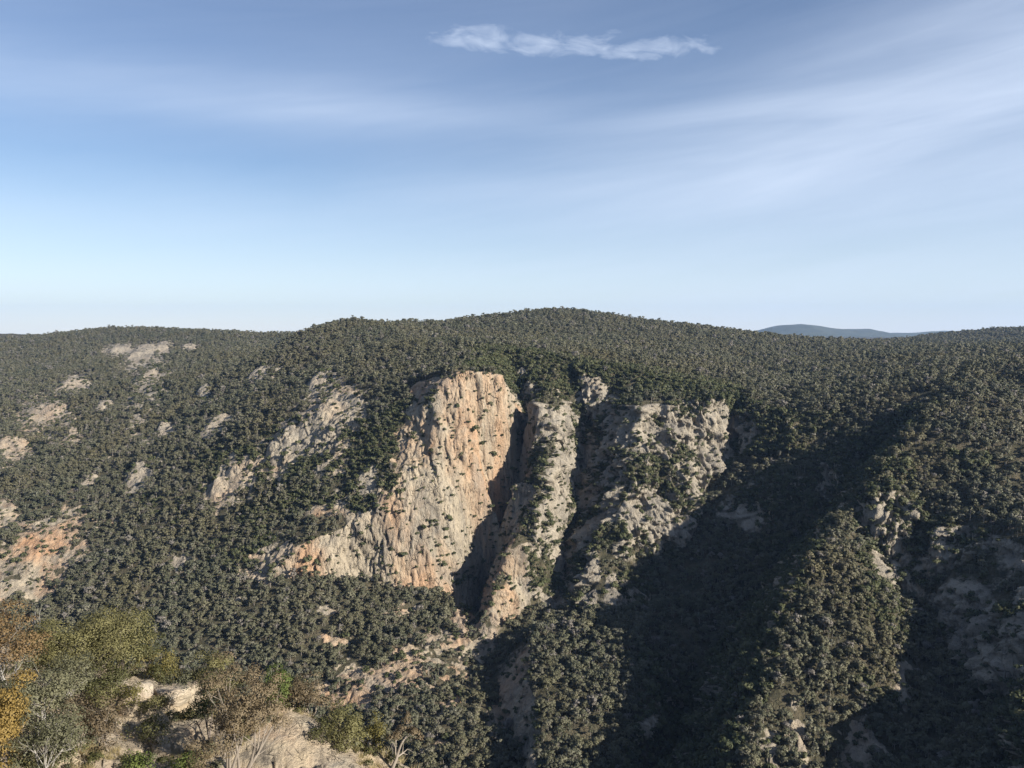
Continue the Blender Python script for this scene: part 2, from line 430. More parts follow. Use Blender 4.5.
# plants hold on where the cliff is less steep and along cracks
hold = fbm(Xw / 30, Yw / 30, Zw / 38, octv=4, seed=111)
mid_b = np.maximum(sstep(-140, -122, Xw), sstep(-225, -205, Xw) * sstep(-178, -192, Zw)) * sstep(22, 6, Xw) * sstep(940, 900, Yw)          # the big warm face
grey = sstep(6, 22, Xw) * sstep(235, 215, Xw) * sstep(640, 670, Yw) * sstep(930, 900, Yw)   # the two grey buttresses
shift = (.02 + .40 * np.maximum(sstep(-126, -108, Xw), sstep(-165, -180, Zw))) * mid_b - .2 * sstep(-118, -132, Xw) * sstep(-185, -172, Zw) * sstep(-300, -280, Xw) + grey * (.17 - .05 * sstep(62, 48, Xw)) - .16 * sstep(225, 245, Xw) + .5 * sstep(262, 280, Xw) * sstep(600, 575, Yw) * sstep(430, 450, Yw) - .3 * sstep(60, 80, Xw) * sstep(255, 240, Xw) * sstep(-170, -190, Zw) * sstep(650, 630, Yw)
green = sstep(-.05 + shift, .2 + shift, hold + .5 * (NRM[..., 2] - .46))
cliff = steep * (1 - .85 * green)
rock = np.maximum(cliff, patch)
rock = np.maximum(rock, (1 - sstep(95, 130, RR)))
warm = np.maximum(pw, mid_b * .8)

me = grid_mesh("terrain", np.stack([Xw, Yw, Zw], -1).reshape(-1, 3), NR, NT, {"rock": rock, "warm": warm, "nearby": 1 - sstep(95, 130, RR)})
ter = bpy.data.objects.new("terrain", me); COL.objects.link(ter); ter["kind"] = "structure"
# ------------------------------------------------------------------ materials
class Nod:
    def __init__(s, mat):
        mat.use_nodes = True; s.t = mat.node_tree; s.b = s.t.nodes["Principled BSDF"]
    def n(s, kind, **kw):
        nd = s.t.nodes.new(kind)
        for k, v in kw.items(): setattr(nd, k, v)
        return nd
    def l(s, a, b): s.t.links.new(a, b)
    def attr(s, name): return s.n("ShaderNodeAttribute", attribute_name=name).outputs["Fac"]
    def coords(s, scale=(1, 1, 1), kind="Object"):
        c = s.n("ShaderNodeTexCoord"); m = s.n("ShaderNodeMapping"); m.inputs["Scale"].default_value = scale
        s.l(c.outputs[kind], m.inputs["Vector"]); return m.outputs[0]
    def noise(s, vec, scale, detail=5, rough=.55, dist=0):
        x = s.n("ShaderNodeTexNoise"); x.inputs["Scale"].default_value = scale; x.inputs["Detail"].default_value = detail
        x.inputs["Roughness"].default_value = rough; x.inputs["Distortion"].default_value = dist
        s.l(vec, x.inputs["Vector"]); return x.outputs["Fac"]
    def ramp(s, fac, stops):
        r = s.n("ShaderNodeValToRGB"); e = r.color_ramp.elements
        while len(e) < len(stops): e.new(.5)
        for el, (p, c) in zip(e, stops):
            el.position = p; el.color = (*c, 1) if len(c) == 3 else c
        s.l(fac, r.inputs[0]); return r.outputs[0]
    def rng(s, v, a, b, c=0, d=1):
        m = s.n("ShaderNodeMapRange"); s.l(v, m.inputs[0])
        for i, x in enumerate((a, b, c, d)): m.inputs[i + 1].default_value = x
        return m.outputs[0]
    def mix(s, f, a, b, blend='MIX'):
        m = s.n("ShaderNodeMix", data_type='RGBA', blend_type=blend)
        for x, i in ((f, 0), (a, 6), (b, 7)):
            if isinstance(x, (int, float)): m.inputs[i].default_value = x
            elif isinstance(x, tuple): m.inputs[i].default_value = (*x, 1)
            else: s.l(x, m.inputs[i])
        return m.outputs[2]
    def math(s, op, a, b):
        m = s.n("ShaderNodeMath", operation=op)
        for x, i in ((a, 0), (b, 1)):
            if isinstance(x, (int, float)): m.inputs[i].default_value = x
            else: s.l(x, m.inputs[i])
        return m.outputs[0]
    def bump(s, h, strength, dist):
        b = s.n("ShaderNodeBump"); b.inputs["Strength"].default_value = strength; b.inputs["Distance"].default_value = dist
        s.l(h, b.inputs["Height"]); s.l(b.outputs[0], s.b.inputs["Normal"])


def rock_nodes(t, f, warm):
    """sandy broken rock; f scales the features (1 = far cliffs)"""
    v = t.coords(); vs = t.coords((1, 1, .22))
    base = t.ramp(t.noise(vs, .05 * f, 6, .65, .3), [(.32, (.13, .112, .09)), (.42, (.29, .247, .185)), (.56, (.40, .338, .247)), (.72, (.25, .222, .178))])
    base = t.mix(t.rng(warm, 0, .5, .45, 0) if not isinstance(warm, float) else 0.0, base, t.mix(t.noise(vs, .09 * f, 5, .6), (.22, .20, .17), (.36, .33, .28)))
    om = t.math('MULTIPLY', t.rng(t.noise(vs, .022 * f, 5, .6, .6), .42, .66), warm)
    base = t.mix(om, base, (.44, .255, .14))
    pale = t.rng(t.noise(v, .11 * f, 4, .6), .58, .75)
    base = t.mix(t.math('MULTIPLY', pale, .5), base, (.45, .39, .3))
    crack = t.n("ShaderNodeTexVoronoi", feature='DISTANCE_TO_EDGE'); crack.inputs["Scale"].default_value = .16 * f
    dv = t.n("ShaderNodeTexNoise"); dv.inputs["Scale"].default_value = .12 * f; t.l(vs, dv.inputs["Vector"])
    ad = t.n("ShaderNodeVectorMath", operation='MULTIPLY_ADD'); t.l(dv.outputs["Color"], ad.inputs[0]); ad.inputs[1].default_value = (9 / f, 9 / f, 9 / f); t.l(vs, ad.inputs[2])
    t.l(ad.outputs[0], crack.inputs["Vector"])
    ck = t.math('MULTIPLY', t.rng(crack.outputs["Distance"], .0, .05, 1, 0), t.rng(t.noise(v, .07 * f, 3, .6), .48, .62))
    base = t.mix(t.math('MULTIPLY', ck, .55), base, (.11, .09, .07))
    big = t.rng(t.noise(vs, .028 * f, 4, .6, .8), .5, .66)
    base = t.mix(t.math('MULTIPLY', big, .5), base, (.215, .198, .17))
    dirt = t.rng(t.noise(v, .5 * f, 6, .7), .56, .7)
    base = t.mix(t.math('MULTIPLY', dirt, .5), base, (.15, .13, .1))
    cv = t.noise(t.coords((1, 1, .45)), .42 * f, 7, .7, .4)
    base = t.mix(t.rng(cv, .35, .45, .62, 0), base, (.085, .074, .06))
    hgt = t.math('ADD', t.math('ADD', t.noise(v, .35 * f, 8, .65), t.math('MULTIPLY', cv, .8)), t.math('MULTIPLY', ck, -.6))
    return base, hgt


m_land = bpy.data.materials.new("land"); t = Nod(m_land)
rk, hgt = rock_nodes(t, 1.0, t.attr("warm"))
fl = t.ramp(t.noise(t.coords(), .09, 6, .65), [(.3, (.035, .036, .022)), (.5, (.075, .068, .042)), (.72, (.14, .115, .075))])
nz = t.noise(t.coords(), .22, 5, .6)
nr, nh = rock_nodes(t, 8.0, .35)
nr = t.mix(t.rng(t.noise(t.coords(), .35, 5, .6), .45, .6), nr, (.40, .325, .225))
rk = t.mix(t.attr("nearby"), rk, nr)
hgt = t.math('ADD', t.math('MULTIPLY', hgt, t.math('SUBTRACT', 1, t.attr("nearby"))), t.math('MULTIPLY', nh, t.math('MULTIPLY', t.attr("nearby"), .12)))
fac = t.rng(t.math('ADD', t.attr("rock"), t.math('MULTIPLY', t.math('SUBTRACT', nz, .5), .9)), .35, .6)
t.l(t.mix(fac, fl, rk), t.b.inputs["Base Color"]); t.b.inputs["Roughness"].default_value = .95
t.b.inputs["Specular IOR Level"].default_value = .15
t.bump(hgt, 1.0, 2.4)
me.materials.append(m_land)


def leaf_mat(name, stops, mid=.45, wide=False):
    """foliage whose tone differs a little from plant to plant and clump to clump"""
    m = bpy.data.materials.new(name); t = Nod(m)
    oi = t.n("ShaderNodeObjectInfo")
    a = t.noise(t.coords(), mid, 3, .6)
    f = t.math('ADD', t.math('MULTIPLY', oi.outputs["Random"], .6), t.math('MULTIPLY', a, .4))
    c = t.ramp(f, stops)
    if wide:                                  # species change from slope to slope
        g = t.n("ShaderNodeNewGeometry"); w1 = t.noise(g.outputs["Position"], .011, 3, .6); w2 = t.noise(g.outputs["Position"], .0061, 3, .6)
        c = t.mix(t.rng(w1, .48, .66, 0, .75), c, t.mix(.55, c, (.165, .135, .062)))
        c = t.mix(t.rng(w2, .5, .64, 0, .8), c, t.mix(.5, c, (.09, .105, .068)))
        c = t.mix(t.rng(oi.outputs["Random"], .955, .965), c, (.21, .19, .165))
    t.l(c, t.b.inputs["Base Color"]); t.b.inputs["Roughness"].default_value = .65
    t.b.inputs["Specular IOR Level"].default_value = .3
    tr = t.n("ShaderNodeBsdfTranslucent"); t.l(c, tr.inputs[0])
    ms = t.n("ShaderNodeMixShader"); ms.inputs[0].default_value = .25
    t.l(t.b.outputs[0], ms.inputs[1]); t.l(tr.outputs[0], ms.inputs[2])
    t.l(ms.outputs[0], t.t.nodes["Material Output"].inputs[0])
    return m


def bark_mat(name, c1, c2, s=3.0):
    m = bpy.data.materials.new(name); t = Nod(m)
    t.l(t.ramp(t.noise(t.coords((1, 1, .25)), s, 5, .6), [(.35, c1), (.65, c2)]), t.b.inputs["Base Color"])
    t.b.inputs["Roughness"].default_value = .9
    return m


m_gum = leaf_mat("eucalypt_leaves", [(.12, (.082, .085, .050)), (.38, (.126, .126, .077)), (.6, (.160, .154, .096)), (.78, (.174, .168, .126)), (.93, (.182, .148, .098))], .12, True)
m_scrub = leaf_mat("scrub_leaves", [(.2, (.06, .07, .032)), (.5, (.09, .098, .042)), (.8, (.12, .12, .06))], .3)
m_bark = bark_mat("grey_bark", (.16, .14, .12), (.34, .30, .26))
# ------------------------------------------------------------------ trees of the gorge
def leaf_cloud(rg, blobs, n, size, flat=1.0):
    """n small leaf sprays spread over the shells of a few blobs (x, y, z, rx, ry, rz)"""
    B = np.array(blobs, float)
    wgt = (B[:, 3] * B[:, 4] * B[:, 5]) ** .66
    k = rg.choice(len(B), n, p=wgt / wgt.sum())
    d = rg.normal(size=(n, 3)); d /= np.linalg.norm(d, axis=1, keepdims=True)
    d[:, 2] = np.where(d[:, 2] < -.35, -d[:, 2] * .6, d[:, 2])
    r = rg.uniform(.55, 1.08, n)[:, None]
    c = B[k, :3] + d * B[k, 3:] * r
    nrm = d * .8 + rg.normal(size=(n, 3)) * .55 + np.array([0, 0, .35])
    nrm /= np.linalg.norm(nrm, axis=1, keepdims=True)
    a = np.cross(nrm, rg.normal(size=(n, 3))); a /= np.linalg.norm(a, axis=1, keepdims=True) + 1e-9
    b = np.cross(nrm, a)
    s = size * rg.uniform(.6, 1.4, n)[:, None]
    asp = rg.uniform(.45, .9, n)[:, None] * flat
    V = np.stack([c - a * s, c - b * s * asp + nrm * s * .2, c + a * s, c + b * s * asp + nrm * s * .2], 1)
    ctr = B[:, :3].mean(0)
    o = c - ctr; o /= np.linalg.norm(o, axis=1, keepdims=True) + 1e-9
    sn_ = d * .75 + o * .45 + nrm * .45 + np.array([0, 0, .15]); sn_ /= np.linalg.norm(sn_, axis=1, keepdims=True)
    return V.reshape(-1, 3), np.arange(4 * n).reshape(n, 4), np.repeat(sn_, 4, axis=0)


def tube(path, radii, sides=5):
    V, F = [], []
    path = [Vector(p) for p in path]
    for i, p in enumerate(path):
        d = (path[min(i + 1, len(path) - 1)] - path[max(i - 1, 0)]).normalized()
        x = d.cross(Vector((.3, .9, .2))).normalized(); y = d.cross(x)
        for k in range(sides):
            a = 2 * PI * k / sides
            V.append(p + (x * math.cos(a) + y * math.sin(a)) * radii[i])
    for i in range(len(path) - 1):
        for k in range(sides):
            F.append((i * sides + k, i * sides + (k + 1) % sides, (i + 1) * sides + (k + 1) % sides, (i + 1) * sides + k))
    return V, F


class MB:
    """collects pieces and links them as one mesh object"""
    def __init__(s): s.V, s.F, s.M, s.N, s.n = [], [], [], [], 0
    def leaf(s, vfn, mi=0): s.add(vfn[0], vfn[1], mi, vfn[2])
    def add(s, V, F, mi=0, N=None):
        V = [tuple(v) for v in V]
        s.V += V; s.F += [tuple(int(i) + s.n for i in f) for f in F]; s.M += [mi] * len(F); s.n += len(V)
        s.N += [(0, 0, 0)] * len(V) if N is None else [tuple(float(x) for x in q) for q in N]
    def mesh(s, name, mats, smooth=False):
        me = bpy.data.meshes.new(name); me.from_pydata(s.V, [], s.F)
        for m in mats: me.materials.append(m)
        me.polygons.foreach_set("material_index", s.M)
        if smooth: me.polygons.foreach_set("use_smooth", [True] * len(s.F))
        me.update()
        if any(q[0] or q[1] or q[2] for q in s.N[:8]):
            me.polygons.foreach_set("use_smooth", [True] * len(s.F)); me.normals_split_custom_set_from_vertices(s.N)
        return me
    def build(s, name, mats, parent=None, smooth=False):
        o = bpy.data.objects.new(name, s.mesh(name, mats if isinstance(mats, list) else [mats], smooth))
        COL.objects.link(o); o.parent = parent; return o


def tag(o, label=None, cat=None, group=None, kind=None):
    for k, v in (("label", label), ("category", cat), ("group", group), ("kind", kind)):
        if v: o[k] = v
    return o


def empty(name, loc, rz=0, sc_=1.0):
    o = bpy.data.objects.new(name, None); COL.objects.link(o); o.empty_display_size = .5
    o.location = loc; o.rotation_euler = (0, 0, rz); o.scale = (sc_,) * 3
    return o


def gum_blobs(rg, h, w):
    n = rg.integers(7, 12); bl = []
    for i in range(n):
        a = rg.uniform(0, 2 * PI); q = rg.uniform(0, 1) ** .6 * w * .5
        z = h * rg.uniform(.45, .95) - q * .25
        s = w * rg.uniform(.14, .27)
        bl.append((q * math.cos(a), q * math.sin(a), z, s, s, s * rg.uniform(.6, .9)))
    bl.append((0, 0, h * .8, w * .25, w * .25, h * .16))
    return bl


KIND_N = 12
kinds = []
for i in range(KIND_N):
    rg = np.random.default_rng(500 + i)
    h = rg.uniform(6.5, 9.5); wd = rg.uniform(5.5, 8.0)
    if i in (7, 11): h, wd = rg.uniform(9.5, 11.5), rg.uniform(3.6, 4.6)
    if i in (8, 9): h, wd = rg.uniform(5, 6), rg.uniform(6.5, 8)
    bl = gum_blobs(rg, h, wd)
    crown = MB(); crown.leaf(leaf_cloud(rg, bl, 340, .50))
    tr = MB()
    lean = rg.uniform(-.5, .5, 2)
    tr.add(*tube([(0, 0, -1.5), (lean[0] * .4, lean[1] * .4, h * .3), (lean[0], lean[1], h * .75)], [.24, .18, .07]))
    for b in bl[:5]:
        tr.add(*tube([(lean[0] * .5, lean[1] * .5, h * .35), (b[0] * .5, b[1] * .5, h * .5), b[:3]], [.12, .09, .03], 4))
    kinds.append((crown.mesh("tree_crown", [m_gum]), tr.mesh("tree_trunk", [m_bark], True), crown, tr))
shrubs = []
for i in range(4):
    rg = np.random.default_rng(600 + i)
    bl = [(rg.uniform(-.9, .9), rg.uniform(-.9, .9), rg.uniform(.4, 1.3), .9, .9, .7) for _ in range(4)]
    mb = MB(); mb.leaf(leaf_cloud(rg, bl, 120, .36)); mb.add(*tube([(0, 0, -.6), (0, 0, .8)], [.1, .05], 4), 1)
    shrubs.append(mb.mesh("shrub", [m_scrub, m_bark]))

# candidate spots: every cell of the land sheet gets a chance in proportion to its plan area
a0 = VX[:-1, :-1]; b0 = VX[:-1, 1:]; c0 = VX[1:, 1:]; d0 = VX[1:, :-1]
area = np.abs(np.cross((c0 - a0)[..., :2], (d0 - b0)[..., :2])) * .5
area3 = np.linalg.norm(np.cross(c0 - a0, d0 - b0), axis=-1) * .5
ctr = (a0 + b0 + c0 + d0) * .25
rc = .25 * (rock[:-1, :-1] + rock[:-1, 1:] + rock[1:, 1:] + rock[1:, :-1])
stp = .5 * (steep[:-1, :-1] + steep[1:, 1:])
dist = np.hypot(ctr[..., 0], ctr[..., 1]); brg = np.degrees(np.arctan2(ctr[..., 0], ctr[..., 1]))
inview = (np.abs(brg) < 41) & (dist > 130) & (dist < 3300)
inview |= (brg > 40) & (brg < 75) & (dist > 250) & (dist < 1100)
elev = Zw / RR
mx = np.maximum.accumulate(np.where(RR > 130, elev, -9), axis=0)[:-1, :-1]
seen = (ctr[..., 2] + 22) / dist > mx
far = sstep(1000, 1900, dist)
dens = (1 / 15.5) * (1 - far) + (1 / 30.0) * far
clear = vnoise(ctr[..., 0] / 45, ctr[..., 1] / 45, seed=131)
gaps = fbm(ctr[..., 0] / 28, ctr[..., 1] / 28, octv=3, seed=133)
dens = dens * (1 + .35 * clear) * (1 - .65 * sstep(.22, .42, gaps))
MEADOW = [((905, 340), 60), ((1018, 353), 26)]


def rmask(x, lo, hi): return 1 - sstep(lo, hi, x)


# the shoulder above the cliffs carries close, low, greener growth
nose = rmask(np.abs(ctr[..., 0] - 95 - .12 * (ctr[..., 1] - 900)) , 150, 195) * sstep(880, 900, ctr[..., 1] + .12 * ctr[..., 0]) * rmask(ctr[..., 1] + .35 * ctr[..., 0], 1040, 1075)
ntree = dens * (1 - .85 * nose) * area * rmask(rc, .10, .4) * (1 - .7 * stp)
cnt = rng.poisson(np.where(inview & seen, ntree, 0))
ii = np.repeat(np.arange(cnt.size), cnt.ravel())


def place(ii):
    u1, v1 = rng.random((2, len(ii)))
    A, B, C, D = (q.reshape(-1, 3)[ii] for q in (a0, b0, c0, d0))
    return (A * (1 - u1)[:, None] + B * u1[:, None]) * (1 - v1)[:, None] + (D * (1 - u1)[:, None] + C * u1[:, None]) * v1[:, None]


TP = place(ii); Td = dist.ravel()[ii]
tn = len(TP)
Tsc = np.clip(rng.lognormal(-.30, .28, tn), .38, 1.45) * (1 + .22 * sstep(1000, 1900, Td)) * (1 - .35 * stp.ravel()[ii])
Trot = rng.uniform(0, 2 * PI, tn); Tk = rng.integers(0, KIND_N, tn)
# low scrub: ledges, cracks and the edges of outcrops
hold = hold - shift; hold_c = .5 * (hold[:-1, :-1] + hold[1:, 1:]); nz_c = NRM[:-1, :-1, 2]
pc = patch[:-1, :-1]
ns = area3 / 9.0 * rmask(pc, .4, .8) * (stp > .1) * sstep(-.02, .2, hold_c + .5 * (nz_c - .42)) * .9 + area / 85.0 * (rc > .15) * (1 - stp) + area3 / 120.0 * (stp > .5)
ns = ns + nose * area / 7.0 * rmask(rc, .1, .4)
cnt = rng.poisson(np.where(inview & seen & (dist < 1900), ns, 0))
jj = np.repeat(np.arange(cnt.size), cnt.ravel())
SP = place(jj); sn = len(SP)
Ssc = rng.uniform(.7, 1.6, sn) * np.where(rng.random(sn) < .25, 1.8, 1.0); Srot = rng.uniform(0, 2 * PI, sn); Sk = rng.integers(0, 4, sn)
print("trees", tn, "shrubs", sn)


def scatter(name, pts, scl, rot, kid, meshes, label, cat):
    """one object that carries a whole wood: points with the kinds instanced on them"""
    srccol = bpy.data.collections.new(name + "_kinds")
    for k, mm in enumerate(meshes):
        srccol.objects.link(bpy.data.objects.new("%s_kind_%02d" % (name, k), mm))
    me = bpy.data.meshes.new(name); n = len(pts)
    me.vertices.add(n); me.vertices.foreach_set("co", np.ascontiguousarray(pts, np.float32).ravel())
    me.attributes.new("tsize", 'FLOAT', 'POINT').data.foreach_set("value", scl.astype(np.float32))
    me.attributes.new("trot", 'FLOAT', 'POINT').data.foreach_set("value", rot.astype(np.float32))
    me.attributes.new("tkind", 'INT', 'POINT').data.foreach_set("value", kid.astype(np.int32))
    o = bpy.data.objects.new(name, me); COL.objects.link(o)
    ng = bpy.data.node_groups.new(name, 'GeometryNodeTree')
    ng.interface.new_socket("Geometry", in_out='INPUT', socket_type='NodeSocketGeometry')
    ng.interface.new_socket("Geometry", in_out='OUTPUT', socket_type='NodeSocketGeometry')
    N = ng.nodes.new; L = ng.links.new
    gi, go = N("NodeGroupInput"), N("NodeGroupOutput")
    ci = N("GeometryNodeCollectionInfo"); ci.inputs["Collection"].default_value = srccol
    ci.inputs["Separate Children"].default_value = True; ci.inputs["Reset Children"].default_value = True
    iop = N("GeometryNodeInstanceOnPoints"); iop.inputs["Pick Instance"].default_value = True
    def at(nm, ty):
        a = N("GeometryNodeInputNamedAttribute"); a.data_type = ty; a.inputs["Name"].default_value = nm; return a.outputs["Attribute"]
    cx = N("ShaderNodeCombineXYZ"); L(at("trot", 'FLOAT'), cx.inputs[2])
    L(gi.outputs[0], iop.inputs["Points"]); L(ci.outputs[0], iop.inputs["Instance"])
    L(at("tkind", 'INT'), iop.inputs["Instance Index"]); L(cx.outputs[0], iop.inputs["Rotation"]); L(at("tsize", 'FLOAT'), iop.inputs["Scale"])
    L(iop.outputs[0], go.inputs[0])
    md = o.modifiers.new("scatter", 'NODES'); md.node_group = ng
    return tag(o, label, cat, None, "stuff")


# the 300 trees that show largest stand as objects of their own
fu = 512 + FPX * TP[:, 0] / (TP[:, 1] * cp - TP[:, 2] * sp); fv = 384 - FPX * (TP[:, 1] * sp + TP[:, 2] * cp) / (TP[:, 1] * cp - TP[:, 2] * sp)
ok = (fu > 4) & (fu < 1020) & (fv > 330) & (fv < 766) & ((TP[:, 2] + 5) / Td > mx.ravel()[ii])
order = np.argsort(np.where(ok, Td / Tsc, 1e9))[:300]
big = np.zeros(tn, bool); big[order] = True
both = []
for cr, tr_, cmb, tmb in kinds:
    mb = MB(); mb.add(cmb.V, cmb.F, 0, cmb.N); mb.add(tmb.V, tmb.F, 1); both.append(mb.mesh("forest_tree", [m_gum, m_bark]))
scatter("eucalypt_forest", TP[~big], Tsc[~big], Trot[~big], Tk[~big], both, "dense grey-green eucalypt forest covering the plateau and the gorge slopes", "forest")
scatter("cliff_scrub", SP, Ssc, Srot, Sk, shrubs, "low dark green scrub on the cliff ledges and around bare rock", "scrub")
for k in order:
    p = TP[k]; x = fu[k]
    if x > 700: lab = "olive eucalypt on the right-hand slopes of the gorge, below the lookout"
    elif x > 505: lab = "olive eucalypt on the wooded ridge below the grey cliffs"
    else: lab = "grey-green eucalypt low on the long slope below the orange cliff"
    root = empty("eucalypt_tree", p, Trot[k], Tsc[k])
    tag(root, lab, "tree", {True: "eucalypts on the right-hand gorge slopes"}.get(x > 700, "eucalypts on the wooded ridge below the cliffs" if x > 505 else "eucalypts low on the slope below the orange cliff"))
    for nm, mm in (("crown", kinds[Tk[k]][0]), ("trunk", kinds[Tk[k]][1])):
        o = bpy.data.objects.new(nm, mm); COL.objects.link(o); o.parent = root
# ------------------------------------------------------------------ far blue mountains
def mountain(name, prof, Y, depth, label):
    """a long ridge: profile points (u, v) read along its crest, real depth front to back"""
    us = np.linspace(prof[0][0], prof[-1][0], 120); vs = np.interp(us, [p[0] for p in prof], [p[1] for p in prof])
    k = np.linspace(-1, 1, 24)
    V = []
    for b in k:
        for u, v in zip(us, vs):
            x, y, z = P(u, v, Y)
            z = -140 + (z + 140) * (1 - abs(b) ** 1.3) + 12 * float(vnoise(np.array([x / 260]), np.array([b * 6 + 3]), seed=141)[0]) * (1 - b * b)
            V.append((x, Y + b * depth, z))
    m = grid_mesh(name, np.array(V), 24, 120, {})
    o = bpy.data.objects.new(name, m); COL.objects.link(o); m.materials.append(m_farwood)
    tag(o, label, None, None, "structure")


m_farwood = bpy.data.materials.new("far_wooded_slopes"); t = Nod(m_farwood)
t.l(t.ramp(t.noise(t.coords(), .006, 6, .6), [(.3, (.035, .045, .025)), (.7, (.07, .075, .045))]), t.b.inputs["Base Color"])
t.b.inputs["Roughness"].default_value = 1
mountain("distant_mountain", [(735, 336), (765, 328), (785, 324.5), (800, 323.5), (815, 326), (840, 328.5), (868, 329), (885, 333), (910, 337)], 11500, 1400, "blue mountain on the far horizon")
mountain("distant_mountain", [(840, 337), (880, 333.5), (920, 332), (950, 330.5), (985, 333), (1040, 336)], 12300, 900, "low blue ridge on the far horizon behind the right-hand hill")

# ------------------------------------------------------------------ foreground spur: trees, shrubs, rocks
R1 = int(np.searchsorted(rr, 130))


def near(u, v):
    d = P(u, v, 1.0); n = math.hypot(d[0], d[1])
    i = int(np.argmin(np.abs(th - math.atan2(d[0], d[1]))))
    zr = d[2] / n * rr[:R1]
    k = np.nonzero((Zw[:R1, i] > zr) & (rr[:R1] > 30))[0]
    k = k[0] if len(k) else int(np.argmax(Zw[:R1, i] / rr[:R1] * (rr[:R1] > 30) - 9.0 * (rr[:R1] <= 30)))
    r = rr[k]
    return Vector((d[0] / n * r, d[1] / n * r, float(Zw[k, i])))


def leaves(name, a, b, c, mid=2.2):
    return leaf_mat(name, [(.2, a), (.5, b), (.8, c)], mid)


L_OLIVE = leaves("olive_leaves", (.06, .062, .022), (.115, .112, .042), (.17, .155, .065))
L_YELL = leaves("yellow_green_leaves", (.09, .083, .022), (.155, .135, .04), (.20, .17, .06))
L_BROWN = leaves("brown_leaves", (.07, .053, .032), (.12, .09, .052), (.175, .135, .08))
L_ORANGE = leaves("orange_brown_leaves", (.18, .12, .055), (.29, .195, .09), (.36, .255, .12))
L_GOLD = leaves("golden_leaves", (.13, .088, .024), (.20, .136, .036), (.26, .18, .055))
L_GREY = leaves("grey_green_leaves", (.075, .076, .042), (.125, .124, .07), (.18, .172, .10))
L_DARK = leaves("dark_green_leaves", (.03, .036, .016), (.05, .058, .024), (.075, .08, .035))
L_GREEN = leaves("fresh_green_leaves", (.06, .085, .02), (.10, .13, .03), (.14, .17, .045))
B_PALE = bark_mat("pale_bark", (.15, .125, .10), (.29, .25, .205), 2.0)
B_DARK = bark_mat("dark_bark", (.06, .05, .045), (.16, .13, .11), 3.0)
B_DEAD = bark_mat("bleached_wood", (.23, .21, .185), (.39, .365, .33), 2.0)


def limb(mb, rg, p, d, ln, r, lev, tips, curl=.35, up=.25):
    n = 4; path = [Vector(p)]; rad = [r]; d = Vector(d).normalized()
    for i in range(n):
        d = (d + Vector(rg.normal(0, curl / n * 1.6, 3)) + Vector((0, 0, up / n))).normalized()
        path.append(path[-1] + d * ln / n); rad.append(r * (1 - .55 * (i + 1) / n))
    mb.add(*tube(path, rad, 6 if lev > 1 else 4))
    if lev <= 0:
        tips.append(path[-1]); return
    for i in range(int(rg.integers(3, 5))):
        j = int(rg.integers(2, n + 1)); q = path[j]
        s = Vector(rg.normal(0, 1, 3)); s = (s - d * s.dot(d)).normalized()
        limb(mb, rg, q, d * rg.uniform(.6, 1.0) + s * rg.uniform(.5, .95), ln * rg.uniform(.45, .7), rad[j] * .62, lev - 1, tips, curl, up)
    tips.append(path[-1])


def bush(name, label, cat, u, v, hpx, wpx, leaf, bark, seed, stems=3, lean=(0, 0), cover=1.0, size=.062, low=.25, group=None, lev=2, blob=.17, sink=0.0, thin=1.0):
    """a plant with its woody stems and its crown; size read in pixels at its distance"""
    rg = np.random.default_rng(seed)
    p = near(u, v); D = p.length
    h, wd = hpx * (.84 if u < 215 else .93) / FPX * D, wpx / FPX * D
    root = empty(name, p - Vector((0, 0, sink)), 0)
    tag(root, label, cat, group)
    mb = MB(); tips = []
    for s in range(stems):
        a = rg.uniform(0, 2 * PI); spread = (wd / h) * .55
        d = Vector((math.cos(a) * spread * rg.uniform(.4, 1) + lean[0], math.sin(a) * spread * rg.uniform(.4, 1) + lean[1], 1))
        r0 = (.022 * h + .02) / math.sqrt(stems) * 1.5 * thin
        limb(mb, rg, (rg.normal(0, .05 * wd), rg.normal(0, .05 * wd), -.3), d, h * rg.uniform(.5, .66), r0, lev, tips)
    T = np.array([tuple(q) for q in tips])
    # fit the grown skeleton into the size seen in the photograph
    ext = np.array([max(np.ptp(T[:, 0]), .1), max(np.ptp(T[:, 1]), .1), max(T[:, 2].max(), .1)])
    cx, cy = (T[:, 0].max() + T[:, 0].min()) / 2, (T[:, 1].max() + T[:, 1].min()) / 2
    f = np.array([wd * .84 / ext[0], wd * .84 / ext[1], h * .92 / ext[2]])
    f = np.clip(f, .35, 3.0)
    mb.V = [(x * f[0], y * f[1], z * f[2] if z > 0 else z) for x, y, z in mb.V]
    T = T * f
    mb.build("branches" if leaf is None or stems > 1 else "trunk", bark, root, True)
    if leaf is not None:
        T = T[T[:, 2] > low * h]
        if len(T) > 70: T = T[rg.permutation(len(T))[:70]]
        if low < .3:
            T = np.concatenate([T, np.stack([rg.normal(0, wd * .2, 12), rg.normal(0, wd * .2, 12), rg.uniform(.08, .45, 12) * h], -1)])
        bl = [(x, y, z, wd * blob * rg.uniform(.6, 1.2), wd * blob * rg.uniform(.6, 1.2), min(wd, h) * blob * rg.uniform(.5, .95)) for x, y, z in T]
        nl = int(np.clip(cover * 30 * wd * h / (size * 6) ** 2 * 1.0, 300, 19000))
        cr = MB(); cr.leaf(leaf_cloud(rg, bl, nl, size)); cr.build("crown", leaf, root)
    return root


